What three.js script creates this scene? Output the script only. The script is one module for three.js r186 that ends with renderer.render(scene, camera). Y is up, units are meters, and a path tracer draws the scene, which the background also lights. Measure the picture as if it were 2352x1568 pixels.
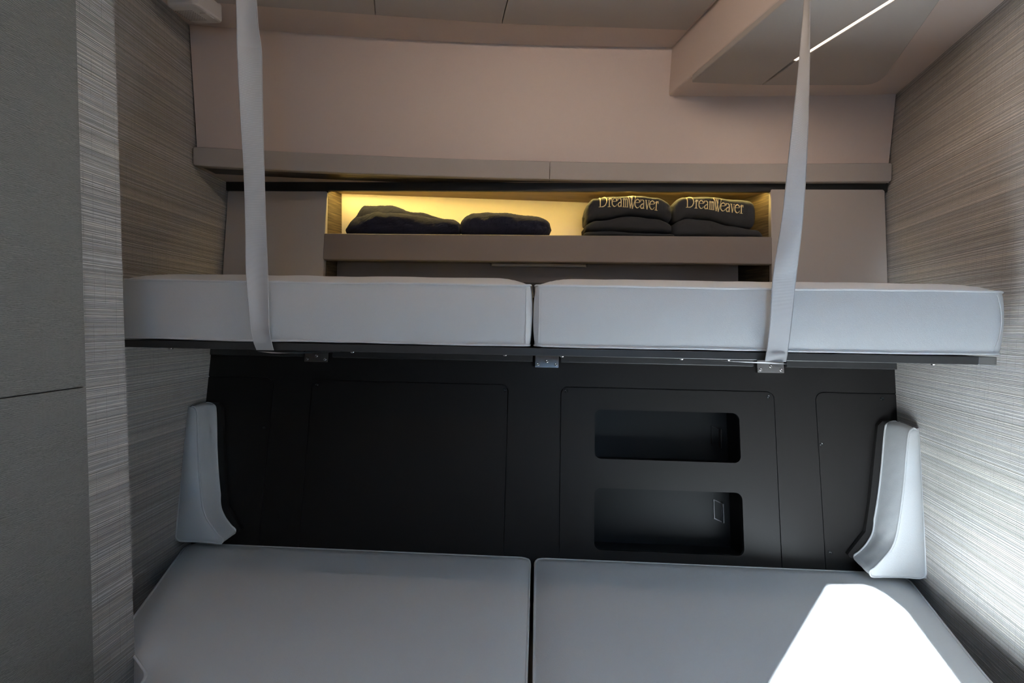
import * as THREE from 'three';
import { mergeGeometries } from 'three/addons/utils/BufferGeometryUtils.js';
import { RoundedBoxGeometry } from 'three/addons/geometries/RoundedBoxGeometry.js';
import { RectAreaLightUniformsLib } from 'three/addons/lights/RectAreaLightUniformsLib.js';
import { ImprovedNoise } from 'three/addons/math/ImprovedNoise.js';

// ---------------------------------------------------------------- camera, sky, sun, exposure
const scene = new THREE.Scene();
const D2R = Math.PI / 180;
const camera = new THREE.PerspectiveCamera(2 * Math.atan(784 / 1100) / D2R, 2352 / 1568, 0.02, 60);
camera.position.set(0, 1.25, 0);
camera.rotation.order = 'YXZ';
camera.rotation.set(-2.03 * D2R, 3.0 * D2R, 1.0 * D2R);

const renderer = new THREE.WebGLRenderer();
renderer.toneMapping = THREE.LinearToneMapping;
renderer.toneMappingExposure = 1.0;
renderer.shadowMap.enabled = true;
RectAreaLightUniformsLib.init();

scene.background = new THREE.Color().setRGB(6.6, 12.9, 20.8);       // bright hazy daylight seen only through the openings

const sunTravel = new THREE.Vector3(0.1, -1, -0.75);                // the way sunlight travels
const sun = new THREE.DirectionalLight(new THREE.Color().setRGB(0.84, 0.975, 1.08), 150);
sun.position.copy(sunTravel).multiplyScalar(-4).add(new THREE.Vector3(0.7, 0.49, -1.1));
sun.target.position.set(0.7, 0.49, -1.1);
sun.castShadow = true;
sun.shadow.camera.left = -3; sun.shadow.camera.right = 3; sun.shadow.camera.top = 3; sun.shadow.camera.bottom = -3;
sun.shadow.mapSize.set(2048, 2048);
sun.shadow.radius = 2.6;
scene.add(sun, sun.target);

// ---------------------------------------------------------------- helpers
const V = (x, y, z) => new THREE.Vector3(x, y, z);
let seed = 7;
const rnd = () => { seed = (seed * 1664525 + 1013904223) >>> 0; return seed / 4294967296; };
const noise = new ImprovedNoise();
const N3 = (x, y, z) => noise.noise(x, y, z);
const lerp = (a, b, t) => a + (b - a) * t;
const clamp = (x, a, b) => Math.min(b, Math.max(a, x));

const taken = {};
function numbered(name) { const n = taken[name] = (taken[name] ?? -1) + 1; return n ? `${name}_${String(n).padStart(3, '0')}` : name; }
function mesh(name, geo, mat, parent) {
  const m = new THREE.Mesh(Array.isArray(geo) ? mergeGeometries(geo.map(plain)) : geo, mat);
  m.name = name; m.castShadow = m.receiveShadow = true;
  if (parent) parent.add(m);
  return m;
}
function plain(g) {                                                 // position, normal and uv only, not indexed: ready to merge
  const n = g.index ? g.toNonIndexed() : g;
  for (const k of Object.keys(n.attributes)) if (!['position', 'normal', 'uv'].includes(k)) n.deleteAttribute(k);
  if (!n.attributes.uv) n.setAttribute('uv', new THREE.BufferAttribute(new Float32Array(n.attributes.position.count * 2), 2));
  return n;
}
function thing(name, label, category, group) {
  const o = new THREE.Group(); o.name = numbered(name); o.userData = { label, category };
  if (group) o.userData.group = group;
  scene.add(o); return o;
}
function structure(name, label, category) {
  const o = new THREE.Group(); o.name = name; o.userData = { label, category, kind: 'structure' };
  scene.add(o); return o;
}
// quad a b c d counter-clockwise from the front, thickened backwards; uv on the front in metres from a
function slab(a, b, c, d, t) {
  const n = b.clone().sub(a).cross(d.clone().sub(a)).normalize();
  const q = [a, b, c, d], r = q.map(p => p.clone().addScaledVector(n, -t));
  const ex = b.clone().sub(a).normalize(), ey = n.clone().cross(ex);
  const pos = [], uv = [];
  const put = (...ps) => { for (const [p, u, v] of ps) { pos.push(p.x, p.y, p.z); uv.push(u, v); } };
  const U = p => [p, p.clone().sub(a).dot(ex), p.clone().sub(a).dot(ey)];
  const face = (w, x, y, z) => { const A = U(w), B = U(x), C = U(y), E = U(z); put(A, B, C, A, C, E); };
  face(...q); face(r[3], r[2], r[1], r[0]);
  for (let i = 0; i < 4; i++) { const j = (i + 1) % 4; face(q[j], q[i], r[i], r[j]); }
  const g = new THREE.BufferGeometry();
  g.setAttribute('position', new THREE.Float32BufferAttribute(pos, 3));
  g.setAttribute('uv', new THREE.Float32BufferAttribute(uv, 2));
  g.computeVertexNormals(); return g;
}
const box = (x0, x1, y0, y1, z0, z1) => { const g = new THREE.BoxGeometry(x1 - x0, y1 - y0, z1 - z0); g.translate((x0 + x1) / 2, (y0 + y1) / 2, (z0 + z1) / 2); return g; };
const rbox = (x0, x1, y0, y1, z0, z1, r = 0.003, s = 3) => { const g = new RoundedBoxGeometry(x1 - x0, y1 - y0, z1 - z0, s, r); g.translate((x0 + x1) / 2, (y0 + y1) / 2, (z0 + z1) / 2); return g; };
// plan polygon [x, z] raised from y0 to y1
function prism(pts, y0, y1, bevel = 0, holes = []) {
  const s = new THREE.Shape(pts.map(([x, z]) => new THREE.Vector2(x, z)));
  for (const h of holes) s.holes.push(new THREE.Path(h.map(([x, z]) => new THREE.Vector2(x, z))));
  const g = new THREE.ExtrudeGeometry(s, { depth: y1 - y0 - 2 * bevel, bevelEnabled: bevel > 0, bevelThickness: bevel, bevelSize: bevel, bevelOffset: -bevel, bevelSegments: 3, curveSegments: 8 });
  g.rotateX(Math.PI / 2); g.translate(0, y1 - bevel, 0); return g;
}
// rounded rectangle as a shape; r = [bl, br, tr, tl]
function rrect(x0, x1, y0, y1, r, P = THREE.Shape) {
  const [bl, br, tr, tl] = Array.isArray(r) ? r : [r, r, r, r], s = new P();
  s.moveTo(x0 + bl, y0); s.lineTo(x1 - br, y0);
  if (br) s.absarc(x1 - br, y0 + br, br, -Math.PI / 2, 0); s.lineTo(x1, y1 - tr);
  if (tr) s.absarc(x1 - tr, y1 - tr, tr, 0, Math.PI / 2); s.lineTo(x0 + tl, y1);
  if (tl) s.absarc(x0 + tl, y1 - tl, tl, Math.PI / 2, Math.PI); s.lineTo(x0, y0 + bl);
  if (bl) s.absarc(x0 + bl, y0 + bl, bl, Math.PI, 1.5 * Math.PI);
  return s;
}
// shape in the xy plane extruded from z0 to z1
function plate(shape, z0, z1, bevel = 0) {
  const g = new THREE.ExtrudeGeometry(shape, { depth: z1 - z0 - 2 * bevel, bevelEnabled: bevel > 0, bevelThickness: bevel, bevelSize: bevel, bevelOffset: -bevel, bevelSegments: 2, curveSegments: 10 });
  g.translate(0, 0, z0 + bevel); return g;
}
function tube(pts, r, closed = false, seg = 0, rs = 8) {
  return new THREE.TubeGeometry(new THREE.CatmullRomCurve3(pts, closed, 'centripetal'), seg || Math.max(8, pts.length * 3), r, rs, closed);
}
// grid of points P(i, j) with uv UV(i, j)
function grid(nu, nv, P, UV) {
  const pos = [], uv = [], idx = [];
  for (let j = 0; j <= nv; j++) for (let i = 0; i <= nu; i++) { const p = P(i / nu, j / nv); pos.push(p.x, p.y, p.z); const t = UV ? UV(i / nu, j / nv, p) : [i / nu, j / nv]; uv.push(t[0], t[1]); }
  for (let j = 0; j < nv; j++) for (let i = 0; i < nu; i++) { const a = j * (nu + 1) + i, b = a + 1, c = a + nu + 1, d = c + 1; idx.push(a, b, d, a, d, c); }
  const g = new THREE.BufferGeometry();
  g.setAttribute('position', new THREE.Float32BufferAttribute(pos, 3)); g.setAttribute('uv', new THREE.Float32BufferAttribute(uv, 2)); g.setIndex(idx); g.computeVertexNormals(); return g;
}

// ---------------------------------------------------------------- textures (grain, weave and print only)
function dataTex(w, h, f, { srgb = true, sx = 1, sy = 1 } = {}) {
  const d = new Uint8Array(w * h * 4);
  for (let y = 0; y < h; y++) for (let x = 0; x < w; x++) { const c = f(x, y), o = (y * w + x) * 4; d[o] = clamp(c[0], 0, 255); d[o + 1] = clamp(c[1], 0, 255); d[o + 2] = clamp(c[2], 0, 255); d[o + 3] = 255; }
  const t = new THREE.DataTexture(d, w, h, THREE.RGBAFormat);
  t.wrapS = t.wrapT = THREE.RepeatWrapping; t.magFilter = THREE.LinearFilter; t.minFilter = THREE.LinearMipmapLinearFilter; t.generateMipmaps = true;
  if (srgb) t.colorSpace = THREE.SRGBColorSpace;
  t.repeat.set(1 / sx, 1 / sy); t.needsUpdate = true; return t;
}
// woven paper-yarn wallcovering: horizontal yarns of uneven thickness and tone, tied by stitch columns that start and stop
function yarnTextures() {
  const W = 1024, H = 2048, mm = 2048 / 700;                        // 0.35 m by 0.7 m
  const tone = new Float32Array(H), high = new Float32Array(H), row = new Int32Array(H), hue = new Float32Array(H);
  let y = 0, k = 0, drift = 0;
  while (y < H) {
    drift = drift * 0.9 + (rnd() - 0.5) * 0.16;
    const thick = Math.max(3, Math.round((1.3 + rnd() * rnd() * 4.2) * mm)), gap = Math.max(2, Math.round((0.5 + rnd() * 0.6) * mm)), t = 0.9 + drift * 0.07 + (rnd() - 0.5) * 0.09, dark = rnd() < 0.45 ? 0.42 + rnd() * 0.15 : 0.62 + rnd() * 0.2, h = rnd();
    for (let i = 0; i < thick + gap && y < H; i++, y++) {
      const u = i / thick; row[y] = k; hue[y] = h;
      if (i < thick) { tone[y] = t * (0.93 + 0.07 * Math.sin(Math.PI * u)); high[y] = 0.45 + 0.55 * Math.sqrt(Math.max(0, Math.sin(Math.PI * u))); } else { tone[y] = t * dark; high[y] = 0.05; }
    }
    k++;
  }
  const cols = [];
  for (let x = 0; x < W;) { cols.push(x); x += Math.round((11 + rnd() * 17) * mm); }
  const on = new Map();
  cols.forEach((c, ci) => { let r = 0; const shift = rnd() * 9; while (r < k) { const len = 6 + Math.floor(rnd() * 26), gap = 3 + Math.floor(rnd() * 22); const sh = Math.round((rnd() - 0.5) * 10); for (let i = 0; i < len; i++) on.set(ci * 100000 + r + i, c + sh); r += len + gap; } });
  const stitch = new Uint8Array(W * H);
  for (let yy = 0; yy < H; yy++) cols.forEach((c, ci) => { const x = on.get(ci * 100000 + row[yy]); if (x === undefined) return; for (let i = -2; i <= 2; i++) stitch[yy * W + ((x + i + W) % W)] = i < 0 ? 1 : 2; });
  const col = dataTex(W, H, (x, yy) => {
    const s = stitch[yy * W + x]; let t = tone[yy] * (1 + 0.05 * N3(x * 0.018, row[yy] * 1.7, 3)) + 0.035 * N3(x * 0.3, yy * 0.5, 1);
    if (s === 1) t *= 0.8; if (s === 2) t = t * 1.04;
    const w = hue[yy] - 0.5;
    return [t * (206 + w * 6), t * (200 + w * 2), t * (194 - w * 6)];
  }, { sx: 0.35, sy: 0.7 });
  const bump = dataTex(W, H, (x, yy) => { const s = stitch[yy * W + x]; let h = high[yy]; if (s === 1) h *= 0.35; if (s === 2) h = Math.min(1, h + 0.15); return [h * 255, h * 255, h * 255]; }, { srgb: false, sx: 0.35, sy: 0.7 });
  return [col, bump];
}
// embossed ripple finish of the grey locker fronts
function rippleTextures() {
  const S = 1024, h = new Float32Array(S * S), per = 84;
  for (let y = 0; y < S; y++) for (let x = 0; x < S; x++) {
    const a = x / S * Math.PI * 2, cx = Math.cos(a) * 1.6, sx = Math.sin(a) * 1.6;   // wraps along x
    const b = y / S * Math.PI * 2, cy = Math.cos(b) * 1.6, sy = Math.sin(b) * 1.6;
    const warp = 0.95 * N3(cx * 0.9 + 3, sx * 0.9, cy * 1.6 + sy * 2.3) + 0.36 * N3(cx * 3.2, sx * 3.2 + 8, cy * 7 + sy * 9) + 0.2 * N3(cx * 8, sx * 8, cy * 22 + sy * 26);
    const w = Math.sin((y / S * per + warp) * Math.PI * 2);
    const amp = 0.5 + 0.9 * N3(cx * 5, sx * 5, cy * 31 + sy * 37);
    const crack = Math.max(0, -w) ** 3 * clamp(amp * 1.5 - 0.35, 0, 1);
    h[y * S + x] = clamp(0.62 + 0.22 * w - 0.6 * crack, 0, 1);
  }
  const col = dataTex(S, S, (x, y) => { const t = 0.7 + 0.3 * h[y * S + x] + (rnd() - 0.5) * 0.03; return [140 * t, 138 * t, 132 * t]; }, { sx: 0.23, sy: 0.23 });
  const bump = dataTex(S, S, (x, y) => { const v = h[y * S + x] * 255; return [v, v, v]; }, { srgb: false, sx: 0.23, sy: 0.23 });
  return [col, bump];
}
function leatherBump() {
  const S = 512, cells = [];
  for (let i = 0; i < 900; i++) cells.push([rnd() * S, rnd() * S]);
  const buck = new Map(); const B = 16;
  cells.forEach(([x, y], i) => { const k = Math.floor(x / B) + ',' + Math.floor(y / B); (buck.get(k) ?? buck.set(k, []).get(k)).push(i); });
  const n = S / B;
  return dataTex(S, S, (x, y) => {
    let a = 1e9, b = 1e9; const bx = Math.floor(x / B), by = Math.floor(y / B);
    for (let j = -2; j <= 2; j++) for (let i = -2; i <= 2; i++) for (const c of buck.get(((bx + i + n) % n) + ',' + ((by + j + n) % n)) ?? []) {
      let dx = Math.abs(cells[c][0] - x), dy = Math.abs(cells[c][1] - y); dx = Math.min(dx, S - dx); dy = Math.min(dy, S - dy);
      const d = Math.hypot(dx, dy); if (d < a) { b = a; a = d; } else if (d < b) b = d;
    }
    const v = clamp((b - a) / 6, 0, 1) * 220 + rnd() * 12; return [v, v, v];
  }, { srgb: false, sx: 0.055, sy: 0.055 });
}
function grainTex(base, spread, S, size, fx, fy) {                  // fine straight wood grain along u
  return dataTex(S, S, (x, y) => {
    const a = x / S * Math.PI * 2, b = N3(y * fy, Math.cos(a) * fx, Math.sin(a) * fx) + 0.6 * N3(y * fy * 3.1, Math.cos(a) * fx * 2, 5 + Math.sin(a) * fx * 2) + 0.25 * (rnd() - 0.5);
    const t = 1 + spread * b; return [base[0] * t, base[1] * t, base[2] * t];
  }, { sx: size, sy: size });
}
const webH = (x, y) => { const a = Math.abs(((y / 8) % 1) * 2 - 1), o = Math.floor(y / 8) % 2 ? 4 : 0, b = Math.abs((((x + o) / 8) % 1) * 2 - 1); return clamp(0.15 + 0.65 * (1 - a * a) + 0.25 * (1 - b), 0, 1); };
const webCol = dataTex(128, 128, (x, y) => { const t = 0.72 + 0.28 * webH(x, y); return [236 * t, 234 * t, 234 * t]; }, { sx: 0.024, sy: 0.024 });
const webBump = dataTex(128, 128, (x, y) => { const v = webH(x, y) * 255; return [v, v, v]; }, { srgb: false, sx: 0.024, sy: 0.024 });
const fuzzBump = dataTex(256, 256, (x, y) => { const a = x / 256 * Math.PI * 2, b = y / 256 * Math.PI * 2; const v = 128 + 90 * N3(Math.cos(a) * 7 + Math.cos(b) * 7.7, Math.sin(a) * 7 + Math.sin(b) * 7.3, 3) + 70 * (rnd() - 0.5); return [v, v, v]; }, { srgb: false, sx: 0.05, sy: 0.05 });
const vinylBump = dataTex(256, 256, () => { const v = 128 + 120 * (rnd() - 0.5); return [v, v, v]; }, { srgb: false, sx: 0.09, sy: 0.09 });
const [yarnCol, yarnBump] = yarnTextures();
const [ripCol, ripBump] = rippleTextures();
const leather = leatherBump();
const woodTan = grainTex([84, 71, 53], 0.45, 512, 0.25, 0.5, 0.11);
const woodPale = grainTex([168, 142, 104], 0.14, 512, 0.25, 0.5, 0.11), woodDark = grainTex([52, 43, 36], 0.3, 512, 0.25, 0.5, 0.11);

// ---------------------------------------------------------------- materials
const std = (r, g, b, rough, extra = {}) => new THREE.MeshPhysicalMaterial({ color: new THREE.Color().setRGB(r, g, b), roughness: rough, ...extra });
const M = {
  yarn: new THREE.MeshPhysicalMaterial({ map: yarnCol, bumpMap: yarnBump, bumpScale: 0.0007, roughness: 0.7 }),
  ripple: new THREE.MeshPhysicalMaterial({ map: ripCol, bumpMap: ripBump, bumpScale: 0.0007, roughness: 0.55 }),
  gelcoat: std(0.61, 0.5, 0.44, 0.5),
  vinyl: std(0.4, 0.355, 0.32, 0.6, { bumpMap: vinylBump, bumpScale: 0.0002 }),
  vinylDark: std(0.19, 0.155, 0.135, 0.6, { bumpMap: vinylBump, bumpScale: 0.0002 }),
  vinylMid: std(0.13, 0.11, 0.1, 0.6, { bumpMap: vinylBump, bumpScale: 0.0002 }),
  leather: std(0.76, 0.755, 0.745, 0.42, { bumpMap: leather, bumpScale: 0.00016 }),
  piping: std(0.78, 0.775, 0.765, 0.42),
  blackPanel: std(0.0155, 0.0138, 0.013, 0.45, { specularIntensity: 0.4 }),
  blackGroove: std(0.006, 0.006, 0.006, 0.8),
  blackGloss: std(0.008, 0.009, 0.0095, 0.25),
  cubby: std(0.005, 0.0055, 0.006, 0.4, { specularIntensity: 0.45 }),
  bunkBoard: std(0.035, 0.034, 0.034, 0.38),
  blackTrim: std(0.008, 0.0075, 0.007, 0.55),
  steel: std(0.62, 0.6, 0.6, 0.24, { metalness: 1 }),
  steelDark: std(0.1, 0.1, 0.105, 0.3, { metalness: 1 }),
  cap: std(0.3, 0.3, 0.3, 0.4, { metalness: 1 }),
  webbing: new THREE.MeshPhysicalMaterial({ map: webCol, bumpMap: webBump, bumpScale: 0.0005, roughness: 0.75 }),
  wood: new THREE.MeshPhysicalMaterial({ map: woodTan, roughness: 0.5 }),
  woodPale: new THREE.MeshPhysicalMaterial({ map: woodPale, roughness: 0.5 }),
  woodDark: new THREE.MeshPhysicalMaterial({ map: woodDark, roughness: 0.3 }),
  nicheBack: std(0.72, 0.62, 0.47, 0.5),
  navy: std(0.014, 0.015, 0.036, 0.95, { sheen: 0.6, sheenRoughness: 0.6, sheenColor: new THREE.Color().setRGB(0.1, 0.11, 0.16), bumpMap: fuzzBump, bumpScale: 0.003 }),
  charcoal: std(0.032, 0.032, 0.034, 0.95, { sheen: 0.6, sheenRoughness: 0.6, sheenColor: new THREE.Color().setRGB(0.12, 0.12, 0.13), bumpMap: fuzzBump, bumpScale: 0.0007 }),
  gold: std(0.95, 0.74, 0.36, 0.5),
  plastic: std(0.62, 0.57, 0.53, 0.45),
  grille: std(0.07, 0.065, 0.06, 0.7),
  floor: std(0.16, 0.12, 0.09, 0.5),
  led: new THREE.MeshStandardMaterial({ color: 0x000000, emissive: new THREE.Color().setRGB(1, 0.86, 0.66), emissiveIntensity: 2.6 }),
  ledNiche: new THREE.MeshStandardMaterial({ color: 0x000000, emissive: new THREE.Color().setRGB(1, 0.72, 0.3), emissiveIntensity: 3 }),
};

// ---------------------------------------------------------------- shape of the cabin
const leftX = z => -1.175 - 0.05 * (-z - 1.667);                    // left wall, almost straight
const rightX = z => 1.203 + 0.19 * (-z - 1.69);                     // right wall, flaring outboard
const hullZ = (x, y) => -1.668 - 0.0709 * x - 0.065 * (1 - (x / 1.19) ** 2) + 0.085 * (y - 1.836);   // curved hull lining
const CEIL = 2.22, SOFFIT = 2.06;

// floor
const floor = structure('floor', 'brown cabin floor below the beds', 'floor');
mesh('floor_board', prism([[-1.3, -1.8], [1.35, -1.8], [1.35, 1.4], [-1.3, 1.4]], -0.06, 0), M.floor, floor);

// side walls
const wallLeft = structure('wall_left', 'left cabin wall covered in woven yarn wallcovering', 'wall');
mesh('recess_lining', slab(V(leftX(-0.9), 0, -0.9), V(leftX(-2.06), 0, -2.06), V(leftX(-2.06), 2.3, -2.06), V(leftX(-0.9), 2.3, -0.9), 0.05), M.yarn, wallLeft);
const wallPart = structure('wall_partition', 'pale strip of yarn wallcovering on the partition end beside the locker doors', 'wall');
mesh('lining', slab(V(-0.9, 0, 1.4), V(-0.9, 0, -1.029), V(-0.9, 2.3, -0.973), V(-0.9, 2.3, 1.4), 0.33), M.yarn, wallPart);
const wallRight = structure('wall_right', 'right cabin wall covered in woven yarn wallcovering', 'wall');
mesh('lining', slab(V(rightX(-2.1), 0, -2.1), V(rightX(-0.6), 0, -0.6), V(rightX(-0.6), 2.3, -0.6), V(rightX(-2.1), 2.3, -2.1), 0.05), M.yarn, wallRight);
mesh('forward_lining', slab(V(rightX(-0.6), 0, -0.6), V(rightX(-0.6), 0, 1.4), V(rightX(-0.6), 2.3, 1.4), V(rightX(-0.6), 2.3, -0.6), 0.05), M.yarn, wallRight);

// rear wall behind the viewer, and an unseen shell behind the linings that stops stray daylight
const shell = structure('wall_unseen_shell', 'unseen black shell behind the linings, placed to stop stray daylight', 'wall');
mesh('shell', [box(-1.36, 1.42, -0.06, 2.3, -2.2, -2.12), box(-1.36, -1.24, -0.06, 2.3, -2.12, -0.8), box(1.33, 1.42, -0.06, 2.3, -2.12, 1.45)], M.blackGroove, shell);
const wallRear = structure('wall_rear', 'beige cabin wall behind the viewer with an unseen portlight placed to light the bunk front', 'wall');
{
  const s = rrect(-1.0, 1.2, 0, 2.3, 0); s.holes.push(rrect(0.2, 0.5, 1.35, 1.55, 0.05, THREE.Path));  // portlight is out of view, placed to bring daylight onto the bunk front
  mesh('lining', plate(s, 1.3, 1.36), M.gelcoat, wallRear);
}

// ceiling with an opening out of view that lets in the sun
const ceiling = structure('ceiling', 'beige moulded cabin ceiling with grey lining panels', 'ceiling');
const patch = [[0.862, -1.421], [0.972, -1.432], [0.99, -1.42], [1.0, -1.375], [0.998, -1.31], [0.911, -1.041], [0.82, -0.72], [0.3, -0.74], [0.505, -1.01]];   // sun patch on the mattress; the unseen opening overhead is shaped from it
const drop = CEIL - 0.506;
const unseenSkylight = patch.map(([x, z]) => [x - sunTravel.x * drop, z - sunTravel.z * drop]);
mesh('ceiling_moulding', prism([[-1.3, -2.1], [1.35, -2.1], [1.35, 1.4], [-1.3, 1.4]], CEIL, CEIL + 0.04, 0, [unseenSkylight]), M.gelcoat, ceiling);
{
  const h = 0.2, up = ([x, z], k) => V(x - sunTravel.x * h * k, CEIL + h * k, z - sunTravel.z * h * k), n = unseenSkylight.length, parts = [];
  for (let i = 0; i < n; i++) { const a = unseenSkylight[i], b = unseenSkylight[(i + 1) % n]; parts.push(slab(up(b, 0), up(a, 0), up(a, 1), up(b, 1), 0.02)); }
  mesh('unseen_skylight_trunk', parts, M.gelcoat, ceiling);  // unseen, slanted along the sun to keep sky light off the left side
}
const sofX = z => 0.457 + 0.27 * (z + 1.69);
mesh('soffit', prism([[sofX(-1.8), -1.8], [1.3, -1.8], [1.2, -0.85], [sofX(-0.85), -0.85]], SOFFIT, CEIL + 0.02, 0.008), M.gelcoat, ceiling);
{
  const far = [[-1.16, -1.417], [-0.99, -1.442], [-0.525, -1.51], [-0.133, -1.563], [0.465, -1.61]];
  const seam = [z => -1.155, z => -0.525 + 0.28 * (z + 1.51), z => -0.133 + 0.235 * (z + 1.563), z => 0.465 + 0.27 * (z + 1.61)];
  const zn = -0.4;
  const piece = (i, pts) => {
    const g = 0.0012, L = seam[i], R = seam[i + 1];
    return [[L(zn) + g, zn], ...pts.map(([x, z], k) => [x + (k === 0 ? g : k === pts.length - 1 ? -g : 0), z]), [R(zn) - g, zn]];
  };
  mesh('ceiling_panel', prism(piece(0, [far[0], far[1], far[2]]), CEIL - 0.01, CEIL + 0.005, 0.002), M.vinyl, ceiling);
  mesh('ceiling_panel', prism(piece(1, [far[2], far[3]]), CEIL - 0.01, CEIL + 0.005, 0.002), M.vinyl, ceiling);
  mesh('ceiling_panel', prism(piece(2, [far[3], far[4]]), CEIL - 0.01, CEIL + 0.005, 0.002), M.vinyl, ceiling);
}
const ledX = z => 0.748 + 0.342 * (z + 1.494);                      // line of the light strip
{
  const seamX = z => z < -1.494 ? 0.748 + 0.21 * (z + 1.494) : ledX(z), zE = -1.14;
  const rightEdge = z => 1.085 - 0.345 * (z + 1.62);
  const arc = []; for (let i = 0; i <= 6; i++) { const a = i / 6; arc.push([lerp(lerp(1.04, 1.092, a), lerp(1.092, 1.068, a), a), lerp(lerp(-1.643, -1.641, a), lerp(-1.641, -1.57, a), a)]); }
  const lo = SOFFIT - 0.014, hi = SOFFIT + 0.004;
  mesh('soffit_panel', prism([[0.488, -1.615], [seamX(-1.637) - 0.001, -1.637], [seamX(-1.494) - 0.006, -1.494], [ledX(zE) - 0.006, zE], [0.478 + 0.289 * (zE + 1.594), zE], [0.483, -1.6]], lo, hi, 0.003), M.vinyl, ceiling);
  mesh('soffit_panel', prism([[seamX(-1.637) + 0.001, -1.637], ...arc, [rightEdge(zE), zE], [ledX(zE) + 0.006, zE], [seamX(-1.494) + 0.006, -1.494]], lo, hi, 0.003), M.vinyl, ceiling);
}

// hull lining above the shelf
const wallBack = structure('wall_upper', 'smooth beige curved hull lining above the shelf', 'wall');
{
  const f = grid(48, 10, (u, v) => { const x = lerp(-1.165, 1.2085, u), y = lerp(1.766, 2.27, v); return V(x, y, hullZ(x, y)); }, (u, v) => [u * 2.4, v * 0.5]);
  const b = grid(48, 1, (u, v) => { const x = lerp(1.2085, -1.165, u), y = lerp(1.766, 2.27, v); return V(x, y, hullZ(x, y) - 0.03); });
  const e = grid(48, 1, (u, v) => { const x = lerp(-1.165, 1.2085, u); return V(x, 1.766, hullZ(x, 1.766) - 0.03 * (1 - v)); });
  mesh('hull_lining', [f, b, e], M.gelcoat, wallBack);
  // underside between lining and shelf front
  mesh('recess_ceiling', grid(40, 1, (u, v) => { const x = lerp(1.23, -1.19, u); return V(x, 1.7675, lerp(hullZ(x, 1.766) + 0.005, -1.78, 1 - v)); }), M.gelcoat, wallBack);
}

// padded rail in two lengths, with the dark wooden board under it
function railPiece(x0, x1, capL, capR) {
  const n = 26, prof = [];
  const hy = 0.032, hz = 0.012, r = 0.004;
  for (const [cy, cz, a0] of [[hy - r, hz - r, 0], [-hy + r, hz - r, 90], [-hy + r, -hz + r, 180], [hy - r, -hz + r, 270]]) for (let i = 0; i <= 4; i++) { const a = (a0 + i * 22.5) * D2R; prof.push([cy + r * Math.cos(a), cz + r * Math.sin(a)]); }
  const m = prof.length, st = [];
  for (let i = 0; i <= n; i++) st.push([lerp(x0, x1, i / n), 1]);
  const shrink = (x, s) => [x, s];
  const pts = [];
  if (capL) for (const [d, s] of [[0, 0.02], [0, 0.72], [0.002, 0.88], [0.005, 0.97]]) pts.push(shrink(x0 + d, s)); else pts.push(shrink(x0, 0.01), shrink(x0, 0.96), shrink(x0 + 0.001, 1));
  for (let i = 1; i < n; i++) pts.push([lerp(x0, x1, i / n), 1]);
  if (capR) for (const [d, s] of [[0.005, 0.97], [0.002, 0.88], [0, 0.72], [0, 0.02]]) pts.push(shrink(x1 - d, s)); else pts.push(shrink(x1 - 0.001, 1), shrink(x1, 0.96), shrink(x1, 0.01));
  const g = grid(m, pts.length - 1, (u, v) => { const k = Math.round(u * m) % m, [x, s] = pts[Math.round(v * (pts.length - 1))]; return V(x, 1.796 + prof[k][0] * s, hullZ(x, 1.796) + 0.012 + prof[k][1] * s); }, (u, v, p) => [p.x, p.y]);
  return g;
}
const rail = structure('trim_1', 'beige padded rail across the hull above the shelf', 'trim');
mesh('rail_pad', railPiece(-1.166, 0.0315, true, false), M.vinyl, rail);
mesh('rail_pad', railPiece(0.0335, 1.208, false, true), M.vinyl, rail);
mesh('rail_board', grid(40, 1, (u, v) => { const x = lerp(1.2, -1.15, u), z = hullZ(x, 1.78); return V(x, 1.7655, lerp(z + 0.014, Math.max(z - 0.066, -1.755), 1 - v)); }, (u, v, p) => [p.x, p.z]), M.woodDark, rail);
const band = structure('trim_2', 'black strip between the rail and the shelf', 'trim');
mesh('strip', box(-1.185, 1.215, 1.736, 1.772, -1.776, -1.762), M.blackTrim, band);

// ---------------------------------------------------------------- shelf unit built into the hull
const unit = thing('wall_cabinet', 'built-in beige cabinet with a lit towel niche above the upper bunk', 'cabinet');
const tilt = new THREE.Matrix4().makeRotationX(-6 * D2R).setPosition(0, 1.5, -1.735);
const tilted = g => g.applyMatrix4(tilt);
mesh('end_panel', tilted(plate(rrect(-1.172, -0.789, -0.22, 0.2345, [0, 0, 0.008, 0.006]), -0.022, 0, 0.003)), M.vinyl, unit);
mesh('end_panel', tilted(plate(rrect(0.816, 1.206, -0.22, 0.2465, [0, 0, 0.01, 0.006]), -0.022, 0, 0.003)), M.vinyl, unit);
mesh('fascia', tilted(rbox(-0.791, 0.8155, -0.0245, 0.0735, -0.02, 0.006, 0.004)), M.vinylDark, unit);
mesh('shelf_board', prism([[-0.79, -1.762], [0.816, -1.762], [0.816, -2.05], [-0.79, -1.86]], 1.552, 1.572), M.wood, unit);
const backZ = x => -1.841 - 0.1232 * (x + 0.765);
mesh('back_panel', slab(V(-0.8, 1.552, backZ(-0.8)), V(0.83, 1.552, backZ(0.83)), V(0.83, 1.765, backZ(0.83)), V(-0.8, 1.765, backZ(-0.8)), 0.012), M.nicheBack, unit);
mesh('side_panel', slab(V(-0.789, 1.3, -1.752), V(-0.745, 1.3, -1.93), V(-0.745, 1.76, -1.93), V(-0.789, 1.76, -1.765), 0.015), M.wood, unit);
mesh('side_panel', slab(V(0.735, 1.3, -2.06), V(0.818, 1.3, -1.752), V(0.818, 1.76, -1.765), V(0.735, 1.76, -2.06), 0.015), M.wood, unit);
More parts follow.
